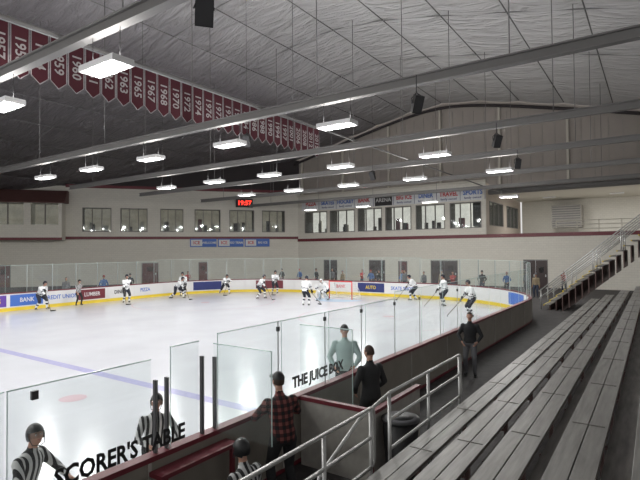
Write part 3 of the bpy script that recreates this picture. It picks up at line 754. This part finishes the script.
# guard rail
b=MB()
def rail(y0,y1,zt,x,levels,posts):
    for z in levels: b.tube([(x,y0,z),(x,y1,z)],.022,'galv',10)
    for y in posts: b.tube([(x,y,-.03),(x,y,zt)],.024,'galv',10)
    b.tube([(x,y1,zt),(x,y1+.06,zt-.02),(x,y1+.08,zt-.1),(x,y1+.08,levels[-1]+.1),(x,y1+.06,levels[-1]+.02),(x,y1,levels[-1])],.022,'galv',10)
rail(-1,5.2,1.5,-2.85,(1.5,1.15,.8),(-1,.9,2.8,4.2,5.2)); rail(5.7,8.4,1.56,-2.85,(1.56,1.22,.85),(5.7,7.0,8.4))
b.tube([(-2.85,5.7,1.56),(-3.0,5.2,1.35),(-3.05,4.4,.95),(-3.05,4.2,.0)],.022,'galv',10)
b.obj('guard_railing')
# trash can
b=MB()
b.tube([(0,0,-.03),(0,0,.0),(0,0,.85)],[.2,.22,.27],'black',24); b.tube([(0,0,.85),(0,0,.89)],[.285,.285],'dark',24); b.tube([(0,0,.86),(0,0,.91)],[.26,.23],'grey',24); b.tube([(0,0,.911),(0,0,.915)],[.2,.2],'black',20)
b.obj('trash_can',(-3.19,6.75,0))
# far stairs to mezzanine
b=MB(); n=16
for i in range(n):
    x=-5.2+i*.32; z=(i+1)*.27
    b.bx(x,x+.34,29.5,33.5,z-.05,z,'plank2'); b.bx(x,x+.05,29.48,33.5,z-.055,z+.006,'yellow'); b.bx(x+.3,x+.34,29.5,33.5,max(-.03,z-.9),z-.05,'steel')
for yy in(29.4,31.5,33.55):
    b.tube([(-5.4,yy,1.0),(-.2,yy,5.4)],.03,'galv',8); b.tube([(-5.4,yy,.6),(-.2,yy,5.0)],.03,'galv',8)
    for i in range(0,n+1,4): b.tube([(-5.3+i*.32,yy,i*.27),(-5.3+i*.32,yy,i*.27+1.05)],.03,'galv',8)
b.bx(-.1,4,29.4,33.6,4.27,4.35,'plank2')
b.obj('staircase')
# ---------------------------------------------------------------- people
kit=dict(top='jersey',bot='navycloth',shoe='black',glove='black',hat='helmet',hatm='navycloth',bulk=1.3,skates=True,stick=True,sock='jersey',trim='navycloth',voxel=.03)
pl={k:figure('hockey_player_'+k,k,**kit) for k in('sk1','sk2','sk3','sk4')}
goalie=figure('goalie',"goal",top='jersey',bot='navycloth',glove='navycloth',hat='mask',hatm='jersey',bulk=1.4,skates=True,stick=True,goalie=True,voxel=.03)
PP=[((-30,14.6),'sk1',(1,.3)),((-28.9,19.5),'sk4',(1,-.2)),((-29.3,24.6),'sk3',(.5,-1)),((-28.2,23.2),'sk2',(1,.3)),((-27.9,27.6),'sk2',(.9,-.5)),((-22.9,26),'sk1',(1,.2)),((-24.6,29.6),'sk3',(1,-.6)),((-17.6,24.1),'sk3',(-.2,1)),((-13.2,30.2),'sk1',(-1,-.4)),((-10.3,28),'sk4',(-.8,-.8)),((-7.6,24.4),'sk3',(-.9,-.9))]
for (x,y),k,f in PP: put('hockey_player',pl[k],(x,y,0.006),f,1.08)
put('hockey_goalie',goalie,(CX-.6,gy-1.0,0.006),(-.2,-1),1.08)
ref=figure('referee',"sk4",top='stripe',bot='blk',hat='helmet',hatm='black',bulk=1.05,skates=True,voxel=.016)
ref1=figure('referee1','leanboard',top='stripe',bot='blk',hat='helmet',hatm='black',bulk=1.08,skates=True,voxel=.014,head_pitch=-15,head_yaw=-25)
ref2=figure('referee2','sit',top='stripe',bot='blk',hat='helmet',hatm='black',bulk=1.05,voxel=.014,head_pitch=-10)
put('hockey_referee',ref1,(-5.55,2.55,0),(1,.45),.88)
put('hockey_referee',ref1,(-5.6,4.2,0),(.9,-.35),.84)
put('seated_referee',ref2,(-3.9,4.2,-.06),(-1,.1),.95)
put('hockey_referee',ref,(-30.2,17.0,0),(1,0),.95)
plaid=figure('plaid_man','leanboard',top='plaid',bot='blk',hat='cap',hatm='black',bulk=1.12,voxel=.014,head_yaw=10,head_pitch=-8)
put('spectator_in_plaid_jacket',plaid,(-4.25,5.25,-.03),(-.9,.5),1.0)
jm=figure('teal_man','pocket',top='teal',bot='blk',hat='cap',hatm='black',bulk=1.15,voxel=.014,head_yaw=20); put('coach_in_light_jacket',jm,(-5.45,8.85,0),(.4,-.8),1.03)
dm=figure('dark_man','pocket',top='blk',bot='blk',bulk=1.12,hat=None,voxel=.016,head_yaw=15); put('spectator_in_black_jacket',dm,(-4.1,7.5,-.03),(-.9,.4),1.0)
cm_=figure('corr_man','pocket',top='blk',bot='grey',bulk=1.1,voxel=.018); put('spectator_standing',cm_,(-4.2,13.3,-.03),(.2,-1),.97)
sp=[figure('sp%d'%i,p,top=t,bot=bo,hat=h,hatm=hm,bulk=1.1,voxel=.03) for i,(p,t,bo,h,hm) in enumerate((('pocket','blk','jeans','beanie','blk'),('stand','grey','blk',None,'blk'),('cross','redc','jeans',None,'blk'),('pocket','bluec','blk','cap','redc'),('stand','khaki','jeans','beanie','grey')))]
SP=[(-29,36),(-27.3,36.5),(-24,37),(-22.3,36),(-21.5,38),(-19,36.4),(-17.4,37.5),(-16.5,36),(-14.2,38),(-12.7,36.3),(-10.8,37.3),(-9.3,38.5),(-8.4,41),(-6.9,36.6),(-5.9,42),(-25.2,36.2),(-20.2,37.2),(-15.3,37)]
for i,(x,y) in enumerate(SP): put('spectator',sp[(i*3)%5],(x,y,-.03),(random.uniform(-.4,.1),-1),random.uniform(.93,1.02))
for i,(x,y) in enumerate(((-33.2,17.8),(-33.1,20.5),(-33.6,23),(-32.8,28))): put('spectator',sp[(i*2+1)%5],(x,y,-.03),(1,-.2),.98)
# ---------------------------------------------------------------- camera & world
cam=D.cameras.new('camera'); co=D.objects.new('camera',cam); C.collection.objects.link(co); scn.camera=co
cam.sensor_width=36; cam.lens=27.56; cam.clip_start=.05; cam.clip_end=300
Rm=Matrix.Rotation(math.radians(34.4),4,'Z')@Matrix.Rotation(math.radians(91.17),4,'X')@Matrix.Rotation(math.radians(-.5),4,'Z')
co.matrix_world=Matrix.Translation((0,0,3.4))@Rm
w=D.worlds.new('world'); scn.world=w; w.use_nodes=True
w.node_tree.nodes['Background'].inputs[0].default_value=(1,.99,.98,1); w.node_tree.nodes['Background'].inputs[1].default_value=.65
